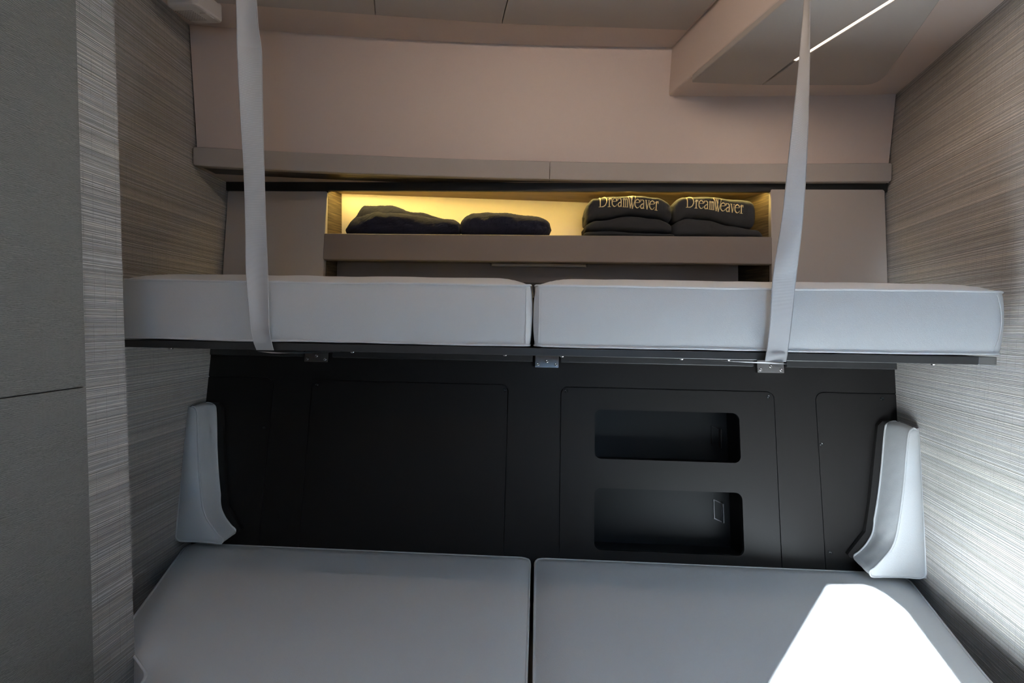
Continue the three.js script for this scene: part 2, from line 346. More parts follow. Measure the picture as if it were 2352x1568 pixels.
mesh('top_panel', prism([[-0.79, -1.776], [0.818, -1.776], [0.818, -2.05], [-0.79, -1.86]], 1.7455, 1.76), M.woodPale, unit);
mesh('lower_recess', [box(-0.79, 0.818, 1.28, 1.55, -1.95, -1.93), box(-1.18, 1.21, 1.27, 1.285, -1.95, -1.7)], M.woodDark, unit);  // back board, plus an unseen floor board shutting out daylight from below
{
  const t2 = new THREE.Matrix4().makeRotationX(-6 * D2R).setPosition(0, 1.5, -1.8);
  const s = rrect(-0.766, 0.727, -0.21, 0.06, 0); s.holes.push(rrect(-0.18, 0.18, -0.0345, -0.012, 0.004, THREE.Path));
  const dr = mesh('drawer_front', plate(s, -0.018, 0).applyMatrix4(t2), M.vinylMid, unit);
  mesh('finger_pull', [rbox(-0.176, 0.176, -0.032, -0.02, -0.016, -0.003, 0.003), box(-0.185, 0.185, -0.045, 0.0, -0.022, -0.018)].map(g => g.applyMatrix4(t2)), M.vinyl, dr);
}

// ---------------------------------------------------------------- black hull-side panelling under the bunk
const wallBlack = structure('wall_back', 'matt black panelling between the lower bed and the bunk', 'wall');
const lean = new THREE.Matrix4().makeRotationX(-9.9 * D2R).setPosition(0, 1.2, -1.68);
const ca = Math.cos(9.9 * D2R), vy = y => (y - 1.2) / ca;           // height along the leaning wall
const leaned = g => g.applyMatrix4(lean);
const P = {
  a: [-1.22, -0.932, 1.045], b: [-0.792, -0.097, 1.041], c: [0.085, 0.799, 1.0385], d: [0.935, 1.26, 1.041],
};
{
  const back = rrect(-1.2, 1.23, vy(0.2), vy(1.4), 0);
  const win = [[0.201, 0.683, vy(0.804), vy(0.9655)], [0.2005, 0.683, vy(0.515), vy(0.71)]];
  for (const w of win) back.holes.push(rrect(...w, 0.02, THREE.Path));
  mesh('backing', leaned(plate(back, -0.012, -0.004)), M.blackGroove, wallBlack);
  const face = rrect(-1.2, 1.23, vy(0.2), vy(1.4), 0), gap = 0.0016, cut = [];
  const rad = { a: [0, 0, 0.026, 0], b: [0, 0, 0.026, 0.026], c: [0, 0, 0.026, 0.026], d: [0, 0, 0, 0.026] };
  for (const k of 'abcd') { const [x0, x1, y1] = P[k]; face.holes.push(rrect(Math.max(x0, -1.199) - (k === 'a' ? 0 : gap), Math.min(x1, 1.229) + (k === 'd' ? 0 : gap), vy(0.201), vy(y1) + gap, rad[k], THREE.Path)); }
  mesh('face_board', leaned(plate(face, -0.004, 0)), M.blackPanel, wallBlack);
  for (const k of 'abcd') {
    const [x0, x1, y1] = P[k], s = rrect(Math.max(x0, -1.199) + gap, Math.min(x1, 1.229) - gap, vy(0.201), vy(y1) - gap, rad[k]);
    if (k === 'c') for (const w of win) s.holes.push(rrect(...w, 0.022, THREE.Path));
    const p = mesh('access_panel', leaned(plate(s, -0.004, 0)), M.blackPanel, wallBlack);
    const spots = { a: [[-0.952, 0.872]], b: [[-0.775, 1.024], [-0.108, 1.022]], c: [[0.103, 1.024], [0.781, 1.022]], d: [[1.15, 1.025], [0.9445, 0.872], [0.951, 0.538]] }[k];
    for (const [x, y] of spots) {
      const h = new THREE.LatheGeometry([[0.0001, 0.0012], [0.002, 0.0012], [0.0022, 0.0002], [0.0036, 0.0002], [0.0042, 0.0014], [0.0054, 0.0016], [0.0058, 0]].map(([r, z]) => new THREE.Vector2(r, z)), 16);
      h.rotateX(Math.PI / 2); h.translate(x, vy(y), 0); mesh('screw', leaned(h), M.blackGloss, p);
    }
    if (k === 'c') win.forEach((w, i) => {
      const [x0, x1, y0, y1] = w, d = 0.12, e = 0.004;
      const cub = mesh('cubby', leaned(mergeGeometries([
        box(x0 - e, x1 + e, y0 - e, y1 + e, -d - 0.006, -d), box(x0 - e - 0.004, x0 - e, y0 - e, y1 + e, -d, -0.012), box(x1 + e, x1 + e + 0.004, y0 - e, y1 + e, -d, -0.012),
        box(x0 - e, x1 + e, y0 - e - 0.004, y0 - e, -d, -0.012), box(x0 - e, x1 + e, y1 + e, y1 + e + 0.004, -d, -0.012)].map(plain))), M.cubby, p);
      const yc = (y0 + y1) / 2 + (i ? 0.02 : 0), lx = x1 - 0.052;
      const fr = new THREE.Shape([[0, -0.03], [0.03, -0.042], [0.03, 0.024], [0, 0.036]].map(q => new THREE.Vector2(...q)));
      fr.holes.push(new THREE.Path([[0.0025, -0.028], [0.026, -0.0378], [0.026, 0.022], [0.0025, 0.0325]].map(q => new THREE.Vector2(...q))));
      const lg = plate(fr, -d, -d + 0.004); lg.translate(lx, yc, 0);
      const lb = rbox(lx + 0.027, lx + 0.033, yc - 0.042, yc + 0.024, -d, -d + 0.014, 0.002);
      mesh('latch', [leaned(plain(lg)), leaned(plain(lb))], i ? M.steelDark : M.blackPanel, p);
    });
  }
  // cleat that carries the bunk, cut away at the hinges
  for (const [x0, x1] of [[-1.17, -0.832], [-0.722, -0.014], [0.084, 0.732], [0.84, 1.2]]) mesh('cleat', leaned(rbox(x0, x1, vy(1.121), vy(1.168), 0, 0.014, 0.002)), M.bunkBoard, wallBlack);
}

// ---------------------------------------------------------------- upper bunk
const bunk = thing('bunk_bed', 'folding upper bunk board with dark edge', 'bunk');
mesh('bunk_board', rbox(-1.03, 1.0, 1.177, 1.1955, -1.677, -1.137, 0.002), M.bunkBoard, bunk);
mesh('end_cap', rbox(1.0, 1.039, 1.177, 1.1955, -1.677, -1.137, 0.002), M.cap, bunk).userData.label = 'paler metal end of the board';
for (const x of [-0.939, -0.463, -0.079, 0.061, 0.35, 0.461, 0.937]) {
  const s = new THREE.LatheGeometry([[0, -0.005], [0.003, -0.0046], [0.0055, -0.003], [0.006, -0.001], [0.006, 0.002]].map(q => new THREE.Vector2(...q)), 14);
  s.translate(x, 1.1755, -1.18); mesh('bolt', s, M.steel, bunk);
}
[[-0.82, -0.7355, 1.1035], [-0.006, 0.0755, 1.1015], [0.742, 0.829, 1.1005]].forEach(([x0, x1, y], i) => {
  const h = thing('hinge', ['steel hinge below the bunk near the left strap', 'steel hinge below the bunk at the cushion joint', 'steel hinge below the bunk behind the right strap'][i], 'hinge', 'hinges under the bunk');
  mesh('leaf', leaned(rbox(x0, x1, vy(y), vy(1.166), 0.001, 0.017, 0.001)), M.steel, h);
  const k = new THREE.CylinderGeometry(0.005, 0.005, x1 - x0, 14); k.rotateZ(Math.PI / 2); k.translate((x0 + x1) / 2, vy(1.169), 0.02); mesh('knuckle', leaned(k), M.steel, h);
  for (const [dx, dy] of [[0.01, 0.0105], [(x1 - x0) / 2, 0.0215], [x1 - x0 - 0.01, 0.0105]]) {
    const s = new THREE.LatheGeometry([[0.0001, 0.0004], [0.0022, 0.0004], [0.0024, 0.0018], [0.0044, 0.0018], [0.0056, 0.0002]].map(q => new THREE.Vector2(...q)), 16);
    s.rotateX(Math.PI / 2); s.translate(x0 + dx, vy(y) + dy, 0.0172); mesh('screw', leaned(s), M.steel, h);
  }
});

// upholstered cushion: plan outline, flat sides, crowned top, piped edges
function cushion(root, outline, y0, y1, crown, { bulge = 0.006, wave = 0, round = 0.02, pr = 0.0027, soft = 0.125, botPipe = true } = {}) {
  // resample the outline with rounded corners
  const path = new THREE.Shape(), n = outline.length;
  for (let i = 0; i < n; i++) {
    const [ax, az] = outline[(i + n - 1) % n], [bx, bz, rr] = outline[i], [cx, cz] = outline[(i + 1) % n], r = rr ?? round;
    const la = Math.hypot(ax - bx, az - bz), lc = Math.hypot(cx - bx, cz - bz);
    const s = [bx + (ax - bx) / la * r, bz + (az - bz) / la * r], e = [bx + (cx - bx) / lc * r, bz + (cz - bz) / lc * r];
    if (i === 0) path.moveTo(...s); else path.lineTo(...s);
    path.quadraticCurveTo(bx, bz, ...e);
  }
  path.closePath();
  const K = 320, ring = path.getSpacedPoints(K).slice(0, K).map(q => [q.x, q.y]);
  let area = 0, ctr = [0, 0]; for (let i = 0; i < K; i++) { const [a, b] = ring[i], [c, d] = ring[(i + 1) % K], k = a * d - c * b; area += k; ctr[0] += (a + c) * k; ctr[1] += (b + d) * k; }
  ctr = [ctr[0] / (3 * area), ctr[1] / (3 * area)];
  const outN = ring.map((_, i) => { const [a, b] = ring[(i + K - 1) % K], [c, d] = ring[(i + 1) % K], l = Math.hypot(c - a, d - b); const s = Math.sign(area); return [(d - b) / l * s, -(c - a) / l * s]; });
  const wv = (i, k) => wave * (N3(ring[i][0] * 4 + k * 7, ring[i][1] * 4, k) + 0.5 * N3(ring[i][0] * 11, ring[i][1] * 11 + k, 2));
  const lowY = i => y0 + wv(i, 5), topY = i => y1 + wv(i, 1);
  const rise = (x, z) => { let d = 9; for (let i = 0; i < K; i++) { const [ax, az] = ring[i], [bx, bz] = ring[(i + 1) % K], ex = bx - ax, ez = bz - az, t = clamp(((x - ax) * ex + (z - az) * ez) / (ex * ex + ez * ez), 0, 1), e = (ax + ex * t - x) ** 2 + (az + ez * t - z) ** 2; if (e < d) d = e; } d = Math.sqrt(d); const t = Math.min(1, Math.max(0, d - 0.002) / soft); return (1 - (1 - t) ** 2.4) * 0.8 + 0.2 * Math.min(1, d / (2.5 * soft)); };
  const S = 40;
  const top = grid(K, S, (u, v) => { const i = Math.round(u * K) % K, s = 1 - v ** 1.6, x = lerp(ctr[0], ring[i][0], s), z = lerp(ctr[1], ring[i][1], s); return V(x, topY(i) + crown * rise(x, z), z); }, (u, v, q) => [q.x, q.z]);
  const sd = 10, side = grid(K, sd, (u, v) => { const i = Math.round(u * K) % K, b = bulge * Math.sin(Math.PI * v) ** 0.7; return V(ring[i][0] + outN[i][0] * b, lerp(lowY(i), topY(i), v), ring[i][1] + outN[i][1] * b); }, (u, v, q) => [u * 3.3, q.y]);
  const bot = grid(K, 1, (u, v) => { const i = Math.round(u * K) % K; return V(lerp(ctr[0], ring[i][0], v), lowY(i), lerp(ctr[1], ring[i][1], v)); }, (u, v, q) => [q.x, q.z]);
  const flip = area > 0;
  const fix = (g, f) => { if (f) { const a = g.index.array; for (let i = 0; i < a.length; i += 3) { const t = a[i]; a[i] = a[i + 1]; a[i + 1] = t; } g.computeVertexNormals(); } return g; };
  mesh('cover', [fix(top, !flip), fix(side, flip), fix(bot, !flip)], M.leather, root);
  const pipe = (f, o) => tube(ring.map((q, i) => V(q[0] + outN[i][0] * o, f(i), q[1] + outN[i][1] * o)).filter((_, i) => i % 2 === 0), pr, true, 320, 7);
  mesh('top_piping', pipe(i => topY(i), 0.001), M.piping, root);
  if (botPipe) mesh('bottom_piping', pipe(i => lowY(i) + 0.002, 0.001), M.piping, root);
}
const upL = thing('bunk_cushion', 'white leather cushion on the upper bunk, left of the joint', 'cushion', 'upper bunk cushions');
cushion(upL, [[-1.045, -1.14, 0.03], [-0.0185, -1.14, 0.008], [-0.0185, -1.678, 0.03], [-1.045, -1.678, 0.03]], 1.1985, 1.344, 0.03, { wave: 0.002 });
const upR = thing('bunk_cushion', 'white leather cushion on the upper bunk, right of the joint', 'cushion', 'upper bunk cushions');
cushion(upR, [[-0.0045, -1.14, 0.008], [1.066, -1.14, 0.045], [1.066, -1.678, 0.03], [-0.0045, -1.678, 0.03]], 1.1985, 1.3435, 0.03, { wave: 0.002 });

for (const [o, x, dx] of [[upL, -0.0275, 0], [upR, 1.03, 0.012], [upR, 0.0035, 0]]) {
  const pts = []; for (let i = 1; i < 20; i++) { const v = i / 20; pts.push(V(x + dx * Math.sin(v * 3), lerp(1.2, 1.342, v), -1.14 + 0.006 * Math.sin(Math.PI * v) ** 0.7 + (dx ? -0.0004 : 0.0002))); }
  mesh('seam', tube(pts, 0.0009, false, 40, 6), M.piping, o);
}

// ---------------------------------------------------------------- lower bed
const base = thing('lower_berth', 'bed box under the lower mattress cushions', 'bed');
mesh('box', prism([[-1.14, -1.52], [1.13, -1.52], [0.9, -0.9], [0.84, -0.42], [-0.76, -0.42], [-0.76, -0.97], [-0.97, -1.1]], 0.0, 0.35), M.vinyl, base);
const bedY0 = 0.352, bedY1 = 0.482;
const bedL = thing('bed_cushion', 'white leather mattress cushion of the lower bed, left half', 'mattress', 'lower bed cushions');
cushion(bedL, [[-1.18, -1.553, 0.05], [-0.010, -1.553, 0.03], [-0.010, -0.4, 0.03], [-0.81, -0.4, 0.05], [-0.815, -0.958, 0.03], [-0.99, -1.08, 0.05]], bedY0, bedY1, 0.026, { bulge: 0.003, pr: 0.0032, soft: 0.085 });
const bedR = thing('bed_cushion', 'white leather mattress cushion of the lower bed, right half with the sun patch', 'mattress', 'lower bed cushions');
cushion(bedR, [[0.008, -1.553, 0.03], [1.175, -1.553, 0.06], [1.003, -1.069, 0.1], [0.86, -0.4, 0.05], [0.008, -0.4, 0.03]], bedY0, bedY1, 0.026, { bulge: 0.003, pr: 0.0032, soft: 0.085 });

// ---------------------------------------------------------------- wedge bolsters in the two corners
function bolster(label, side, wallX, zFrontAt, zBackAt) {
  const o = thing('bolster_cushion', label, 'cushion', 'wedge bolsters');
  // profile: distance from the wall over height, from the top round to the foot
  const prof = [[0.002, 0.925], [0.004, 0.945], [0.012, 0.955], [0.022, 0.953], [0.03, 0.938], [0.037, 0.9], [0.05, 0.8], [0.068, 0.695], [0.083, 0.632], [0.096, 0.604], [0.118, 0.577], [0.146, 0.549], [0.16, 0.538], [0.163, 0.53], [0.155, 0.525], [0.12, 0.526], [0.06, 0.527], [0.014, 0.527], [0.003, 0.533], [0.001, 0.545], [0.001, 0.7]];
  const c = new THREE.CatmullRomCurve3(prof.map(([a, b]) => V(a, b, 0)), true, 'centripetal'), K = 120, ring = c.getSpacedPoints(K).slice(0, K);
  const P3 = (t, y, w) => { const z = lerp(zFrontAt(y), zBackAt(y), w); return V(wallX(z) - side * (t + (t > 0.02 ? w * 0.016 * clamp((y - 0.57) / 0.08, 0, 1) : 0)), y, z); };
  const wr = (y, w) => 0.0016 * N3(y * 45, w * 3, 4) * (y < 0.64 ? 2.2 : 0.8);
  const body = grid(K, 12, (u, v) => { const q = ring[Math.round(u * K) % K], b = 0.004 * Math.sin(Math.PI * v) * (q.x > 0.006 ? 1 : 0); return P3(q.x + b * 0.6 + (q.x > 0.02 && v > 0.05 && v < 0.98 ? wr(q.y, v) : 0), q.y + (q.y > 0.94 ? b : 0), v); }, (u, v, q) => [q.z, q.y]);
  const front = y => { let m = 0.003; for (let i = 0; i < K; i++) { const p = ring[i], q = ring[(i + 1) % K]; if ((p.y - y) * (q.y - y) <= 0) m = Math.max(m, lerp(p.x, q.x, Math.abs(q.y - p.y) < 1e-9 ? 0 : (y - p.y) / (q.y - p.y))); } return m; };
  const cap = w => grid(14, 60, (u, v) => { const y = lerp(0.5258, 0.9555, v), r = P3(front(y) * u, y, w); r.z += (w ? -0.3 : 1) * 0.011 * Math.max(0, 4 * u * (1 - u)) ** 0.7 * Math.max(0, 4 * v * (1 - v)) ** 0.4; return r; }, (u, v, q) => [q.x, q.y]);
  const a = cap(0), b = cap(1);
  mesh('cover', [body, a, b], M.leather, o);
  const line = w => tube(ring.filter((_, i) => i % 2 === 0).map(q => P3(q.x + 0.0005, q.y, w)), 0.003, true, 180, 7);
  mesh('piping', line(0), M.piping, o);
  mesh('piping', line(1), M.piping, o);
  // black mounting board behind it
  const q = [[0.0, 0.53], [0.165, 0.53], [0.175, 0.54], [0.11, 0.61], [0.085, 0.7], [0.05, 0.94], [0.035, 0.955], [0.0, 0.955]];
  const sh = []; for (const [t, y] of q) sh.push(P3(t + 0.004, y, 1.0));
  const pos = [], idx = [];
  sh.forEach(p => pos.push(p.x, p.y, p.z - 0.002)); sh.forEach(p => pos.push(p.x, p.y, p.z - 0.014));
  const m = q.length; for (let i = 1; i < m - 1; i++) { idx.push(0, i, i + 1, m, m + i + 1, m + i); }
  for (let i = 0; i < m; i++) { const j = (i + 1) % m; idx.push(i, j, m + j, i, m + j, m + i); }
  const g = new THREE.BufferGeometry(); g.setAttribute('position', new THREE.Float32BufferAttribute(pos, 3)); g.setIndex(idx); const gg = g.toNonIndexed(); gg.computeVertexNormals();
  mesh('backing_board', gg, M.blackPanel, o);
}
const wallZ = y => -1.68 - (y - 1.2) * Math.tan(9.9 * D2R);
bolster('white leather wedge bolster in the shaded left corner', -1, leftX, y => -1.479 - (y - 0.533) * 0.158, y => wallZ(y) + 0.016);
bolster('white leather wedge bolster in the bright right corner', 1, rightX, y => -1.446 - (y - 0.533) * 0.168, y => wallZ(y) + 0.018);

// ---------------------------------------------------------------- webbing straps
function strap(label, rows, fold) {
  const o = thing('support_strap', label, 'strap', 'bunk straps');
  // rows: [y, x left, z left, x right, z right, curl]
  const n = rows.length, L = new THREE.CatmullRomCurve3(rows.map(r => V(r[1], r[0], r[2])), false, 'centripetal'), R = new THREE.CatmullRomCurve3(rows.map(r => V(r[3], r[0], r[4])), false, 'centripetal');
  const C = new THREE.CatmullRomCurve3(rows.map(r => V(r[5], 0, 0)), false, 'centripetal');
  const f = w => grid(12, 120, (u, v) => {
    const a = L.getPoint(v), b = R.getPoint(v), p = a.clone().lerp(b, u), d = b.clone().sub(a).normalize(), t = L.getTangent(v), nn = d.clone().cross(t).normalize();
    const e = Math.min(1, Math.min(u, 1 - u) * 14);
    return p.addScaledVector(nn, C.getPoint(v).x * Math.sin(Math.PI * u) + w * 0.0009 * (0.4 + 0.6 * e));
  }, (u, v) => [u * 0.048, v * 1.3]);
  const front = f(-1), back = f(1);
  mesh('webbing', [front, back], M.webbing, o);
  const rim = (cv, s) => tube(Array.from({ length: 60 }, (_, i) => cv.getPoint(i / 59)), 0.0011, false, 120, 6);
  mesh('edge', [rim(L), rim(R)], M.webbing, o);
  // the end that turns under the board
  const u = grid(6, 20, (a, b) => { const k = fold; return V(lerp(k[0], k[1], a) + b * k[2], 1.1745 - 0.006 * Math.sin(Math.PI * b) - 0.003 * a * (1 - b), lerp(-1.115, -1.36, b) + (a - 0.5) * 0.01); }, (a, b) => [a * 0.048, b * 0.3]);
  mesh('under_fold', [u], M.webbing, o);
}
strap('white webbing strap hanging on the left, twisted slightly near its foot', [
  [2.209, -0.727, -1.118, -0.683, -1.112, 0.002], [2.1, -0.722, -1.116, -0.677, -1.114, 0.003], [1.995, -0.717, -1.11, -0.672, -1.116, 0.004], [1.935, -0.7145, -1.108, -0.669, -1.118, 0.005], [1.89, -0.713, -1.106, -0.662, -1.118, 0.004],
  [1.75, -0.706, -1.106, -0.6575, -1.116, 0.002], [1.594, -0.698, -1.108, -0.652, -1.113, 0], [1.45, -0.694, -1.108, -0.647, -1.112, 0.002], [1.368, -0.692, -1.106, -0.6445, -1.114, 0.005], [1.29, -0.6865, -1.106, -0.642, -1.113, 0.006], [1.225, -0.682, -1.11, -0.6395, -1.112, 0.004], [1.195, -0.679, -1.116, -0.636, -1.116, 0.001], [1.178, -0.674, -1.119, -0.633, -1.119, 0]], [-0.674, -0.633, 0.15]);
strap('white webbing strap hanging on the right, turned edge-on near the ceiling', [
  [2.209, 0.5957, -1.14, 0.579, -1.093, 0], [2.1, 0.5905, -1.136, 0.578, -1.095, 0], [1.973, 0.584, -1.135, 0.5766, -1.096, 0.001], [1.833, 0.575, -1.13, 0.5816, -1.098, 0.001], [1.643, 0.5575, -1.122, 0.5873, -1.105, 0.001], [1.499, 0.5444, -1.115, 0.5854, -1.108, 0],
  [1.364, 0.5265, -1.11, 0.577, -1.111, 0], [1.26, 0.524, -1.111, 0.571, -1.112, 0.001], [1.2, 0.522, -1.116, 0.568, -1.117, 0], [1.176, 0.521, -1.12, 0.566, -1.12, 0]], [0.521, 0.566, -0.16]);

// ---------------------------------------------------------------- towels
// soft folded roll between x0 and x1: front/back superellipse section whose top follows topY(x)
function towelGeo(x0, x1, yb, topY, zF, zB, { n = 2.6, end = 0.05, lump = 0.003, fine = 0, ff = 60, id = 1, botY = null, shift = () => 0, layers = 0 } = {}) {
  const K = 72, L = 90;
  const S = (x, a) => {
    const t = (x - x0) / (x1 - x0), de = Math.min(x - x0, x1 - x) / end, e = de >= 1 ? 1 : Math.max(0, 1 - (1 - de) ** 2.4) ** (1 / 2.4);
    const lo = botY ? botY(x) : yb, hi = topY(x), yc = (lo + hi) / 2, ry = (hi - lo) / 2 * lerp(0.35, 1, e), zc = (zF(x) + zB) / 2, rz = (zF(x) - zB) / 2 * lerp(0.72, 1, e);
    const c = Math.cos(a), s = Math.sin(a), y = yc + ry * Math.sign(s) * Math.abs(s) ** (2 / n) - (1 - e) * ry * 0.3, z = zc + rz * Math.sign(c) * Math.abs(c) ** (2 / n);
    return V(x + shift(y), y, z);
  };
  const dis = (p, a) => { let d = lump * N3(p.x * 14 + id * 9, p.y * 22, p.z * 18) + 0.5 * lump * N3(p.x * 35, p.y * 45 + id, p.z * 40); if (fine) d += fine * N3(p.x * ff * 3, p.y * ff * 4, p.z * ff * 3 + id); if (layers) d -= 0.003 * Math.max(0, Math.sin(p.y * layers)) ** 4 * (Math.min(p.x - x0, x1 - p.x) < end ? 1 : 0); return d; };
  const g = grid(K, L, (u, v) => {
    const a = u * Math.PI * 2, w = v * 2 - 1, x = lerp(x0, x1, 0.5 + 0.5 * Math.sign(w) * (1 - (1 - Math.abs(w)) ** 1.25)); const p = S(x, a), d = dis(p, a);
    p.y += d * Math.sin(a); p.z += d * Math.cos(a); if (p.y < yb) p.y = yb + (p.y - yb) * 0.05; return p;
  }, (u, v) => [v * (x1 - x0), u * 0.4]);
  const cap = (x, f) => grid(K, 5, (u, v) => { const a = u * Math.PI * 2, p = S(x, a), c = S(x, Math.PI / 2).lerp(S(x, -Math.PI / 2), 0.5), d = dis(p, a) * (1 - v); p.y += d * Math.sin(a); p.z += d * Math.cos(a); p.lerp(c, v); p.x += f * (0.006 * v); if (p.y < yb) p.y = yb; return p; }, (u, v) => [u * 0.1, v * 0.1]);
  return { geo: [g, cap(x0, -1), cap(x1, 1)], zAt: (x, y) => { let lo = -Math.PI / 2, hi = Math.PI / 2; for (let i = 0; i < 40; i++) { const m = (lo + hi) / 2, p = S(x, m); if (p.y + dis(p, m) * Math.sin(m) < y) lo = m; else hi = m; } const m = (lo + hi) / 2, p = S(x, m); return p.z + dis(p, m) * Math.cos(m); } };
}
const curve = pts => x => { if (x <= pts[0][0]) return pts[0][1]; for (let i = 1; i < pts.length; i++) if (x <= pts[i][0]) { const t = (x - pts[i - 1][0]) / (pts[i][0] - pts[i - 1][0]), s = t * t * (3 - 2 * t); return lerp(pts[i - 1][1], pts[i][1], s); } return pts.at(-1)[1]; };
const SH = 1.5725;                                                  // top of the shelf board
{
  const a = thing('folded_blanket', 'dark navy fleece blanket at the left end of the niche, highest at its left', 'blanket', 'fleece blankets');
  mesh('front_fold', towelGeo(-0.722, -0.294, SH, curve([[-0.72, 1.612], [-0.69, 1.645], [-0.6, 1.664], [-0.5, 1.658], [-0.4, 1.644], [-0.294, 1.634]]), () => -1.757, -1.83, { n: 2.3, end: 0.05, lump: 0.006, fine: 0.0016, id: 2 }).geo, M.navy, a);
  mesh('rear_fold', towelGeo(-0.71, -0.33, SH, curve([[-0.7, 1.66], [-0.665, 1.693], [-0.58, 1.692], [-0.46, 1.667], [-0.33, 1.64]]), () => -1.785, -1.838, { n: 2.6, end: 0.05, lump: 0.004, fine: 0.0016, id: 3 }).geo, M.navy, a);
  const b = thing('folded_blanket', 'dark navy fleece blanket in the middle of the niche', 'blanket', 'fleece blankets');
  mesh('fold', towelGeo(-0.292, 0.04, SH, curve([[-0.29, 1.648], [-0.25, 1.664], [-0.16, 1.666], [-0.04, 1.654], [0.04, 1.645]]), () => -1.757, -1.87, { n: 2.8, end: 0.04, lump: 0.006, fine: 0.0016, id: 5 }).geo, M.navy, b);
}
// embroidered name: strokes of each letter, cap height 1
const glyph = {
  D: { w: 0.79, s: [[2, [0.16, 0.0], [0.15, 1.0]], [1, [0.0, 0.98], [0.15, 1.0], [0.4, 0.99]], [1, [0.02, 0.0], [0.3, 0.02]], [2, [0.38, 0.99], [0.6, 0.9], [0.73, 0.68], [0.74, 0.42], [0.63, 0.17], [0.45, 0.04], [0.28, 0.02]]] },
  r: { w: 0.32, s: [[2, [0.14, 0.0], [0.14, 0.64]], [1, [0.0, 0.0], [0.28, 0.0]], [1, [0.02, 0.55], [0.1, 0.62], [0.17, 0.72]], [2, [0.15, 0.5], [0.22, 0.66], [0.3, 0.68]], [1, [0.33, 0.69], [0.31, 0.5]]] },
  e: { w: 0.48, s: [[1, [0.05, 0.42], [0.25, 0.43], [0.46, 0.45]], [2, [0.46, 0.45], [0.42, 0.62], [0.27, 0.7], [0.12, 0.62], [0.03, 0.42], [0.05, 0.18], [0.17, 0.03], [0.29, 0.01]], [1, [0.29, 0.01], [0.4, 0.06], [0.47, 0.2]]] },
  a: { w: 0.38, s: [[1, [0.02, 0.5], [0.03, 0.6], [0.02, 0.72]], [1, [0.03, 0.6], [0.12, 0.69], [0.22, 0.69]], [2, [0.2, 0.69], [0.29, 0.62], [0.31, 0.48], [0.31, 0.02]], [1, [0.24, 0.02], [0.38, 0.02]], [2, [0.31, 0.38], [0.18, 0.36], [0.06, 0.26], [0.03, 0.13], [0.1, 0.02], [0.2, 0.02], [0.31, 0.12]]] },
  m: { w: 0.5, s: [[2, [0.1, 0.0], [0.1, 0.6]], [1, [0.0, 0.58], [0.08, 0.66], [0.12, 0.72]], [2, [0.1, 0.5], [0.18, 0.67], [0.26, 0.64], [0.28, 0.5], [0.28, 0.0]], [2, [0.28, 0.52], [0.36, 0.68], [0.44, 0.64], [0.46, 0.5], [0.46, 0.0]], [1, [0.02, 0.0], [0.52, 0.0]]] },
  W: { w: 0.8, s: [[1, [-0.02, 1.06], [0.82, 1.06]], [2.4, [0.06, 1.06], [0.24, -0.06]], [1, [0.24, -0.06], [0.44, 1.06]], [2.4, [0.26, 1.06], [0.44, -0.08]], [1, [0.44, -0.08], [0.74, 1.06]], [1, [0.44, 1.06], [0.4, 0.6]]] },
  v: { w: 0.42, s: [[1, [0.0, 0.69], [0.18, 0.69]], [1, [0.28, 0.69], [0.43, 0.69]], [2.2, [0.08, 0.69], [0.2, -0.03]], [1, [0.2, -0.03], [0.37, 0.69]]] },
};
const word = [['D', 0], ['r', 0.83], ['e', 1.19], ['a', 1.73], ['m', 2.16], ['W', 2.63], ['e', 3.24], ['a', 3.76], ['v', 4.18], ['e', 4.57], ['r', 5.06]];
function embroider(zAt, x, y, unit, baseline) {
  const out = [];
  for (const [ch, off] of word) {
    for (const [wt, ...pts] of glyph[ch].s) {
      const dense = [];
      for (let i = 0; i < pts.length - 1; i++) for (let k = 0; k < 5; k++) dense.push([lerp(pts[i][0], pts[i + 1][0], k / 5), lerp(pts[i][1], pts[i + 1][1], k / 5)]);
      dense.push(pts.at(-1));
      const c = dense.map(([a, b]) => { const wx = x + (off + a) * unit, sl = (baseline(off + 0.3) - baseline(off)) / 0.3, wy = y + (baseline(off) + sl * a + b * 1.13) * unit; return V(wx, wy, zAt(wx, wy) + 0.0008); });
      out.push(tube(c, 0.00082 * wt + 0.0002, false, c.length * 2, 6));
    }
  }
  return out;
}
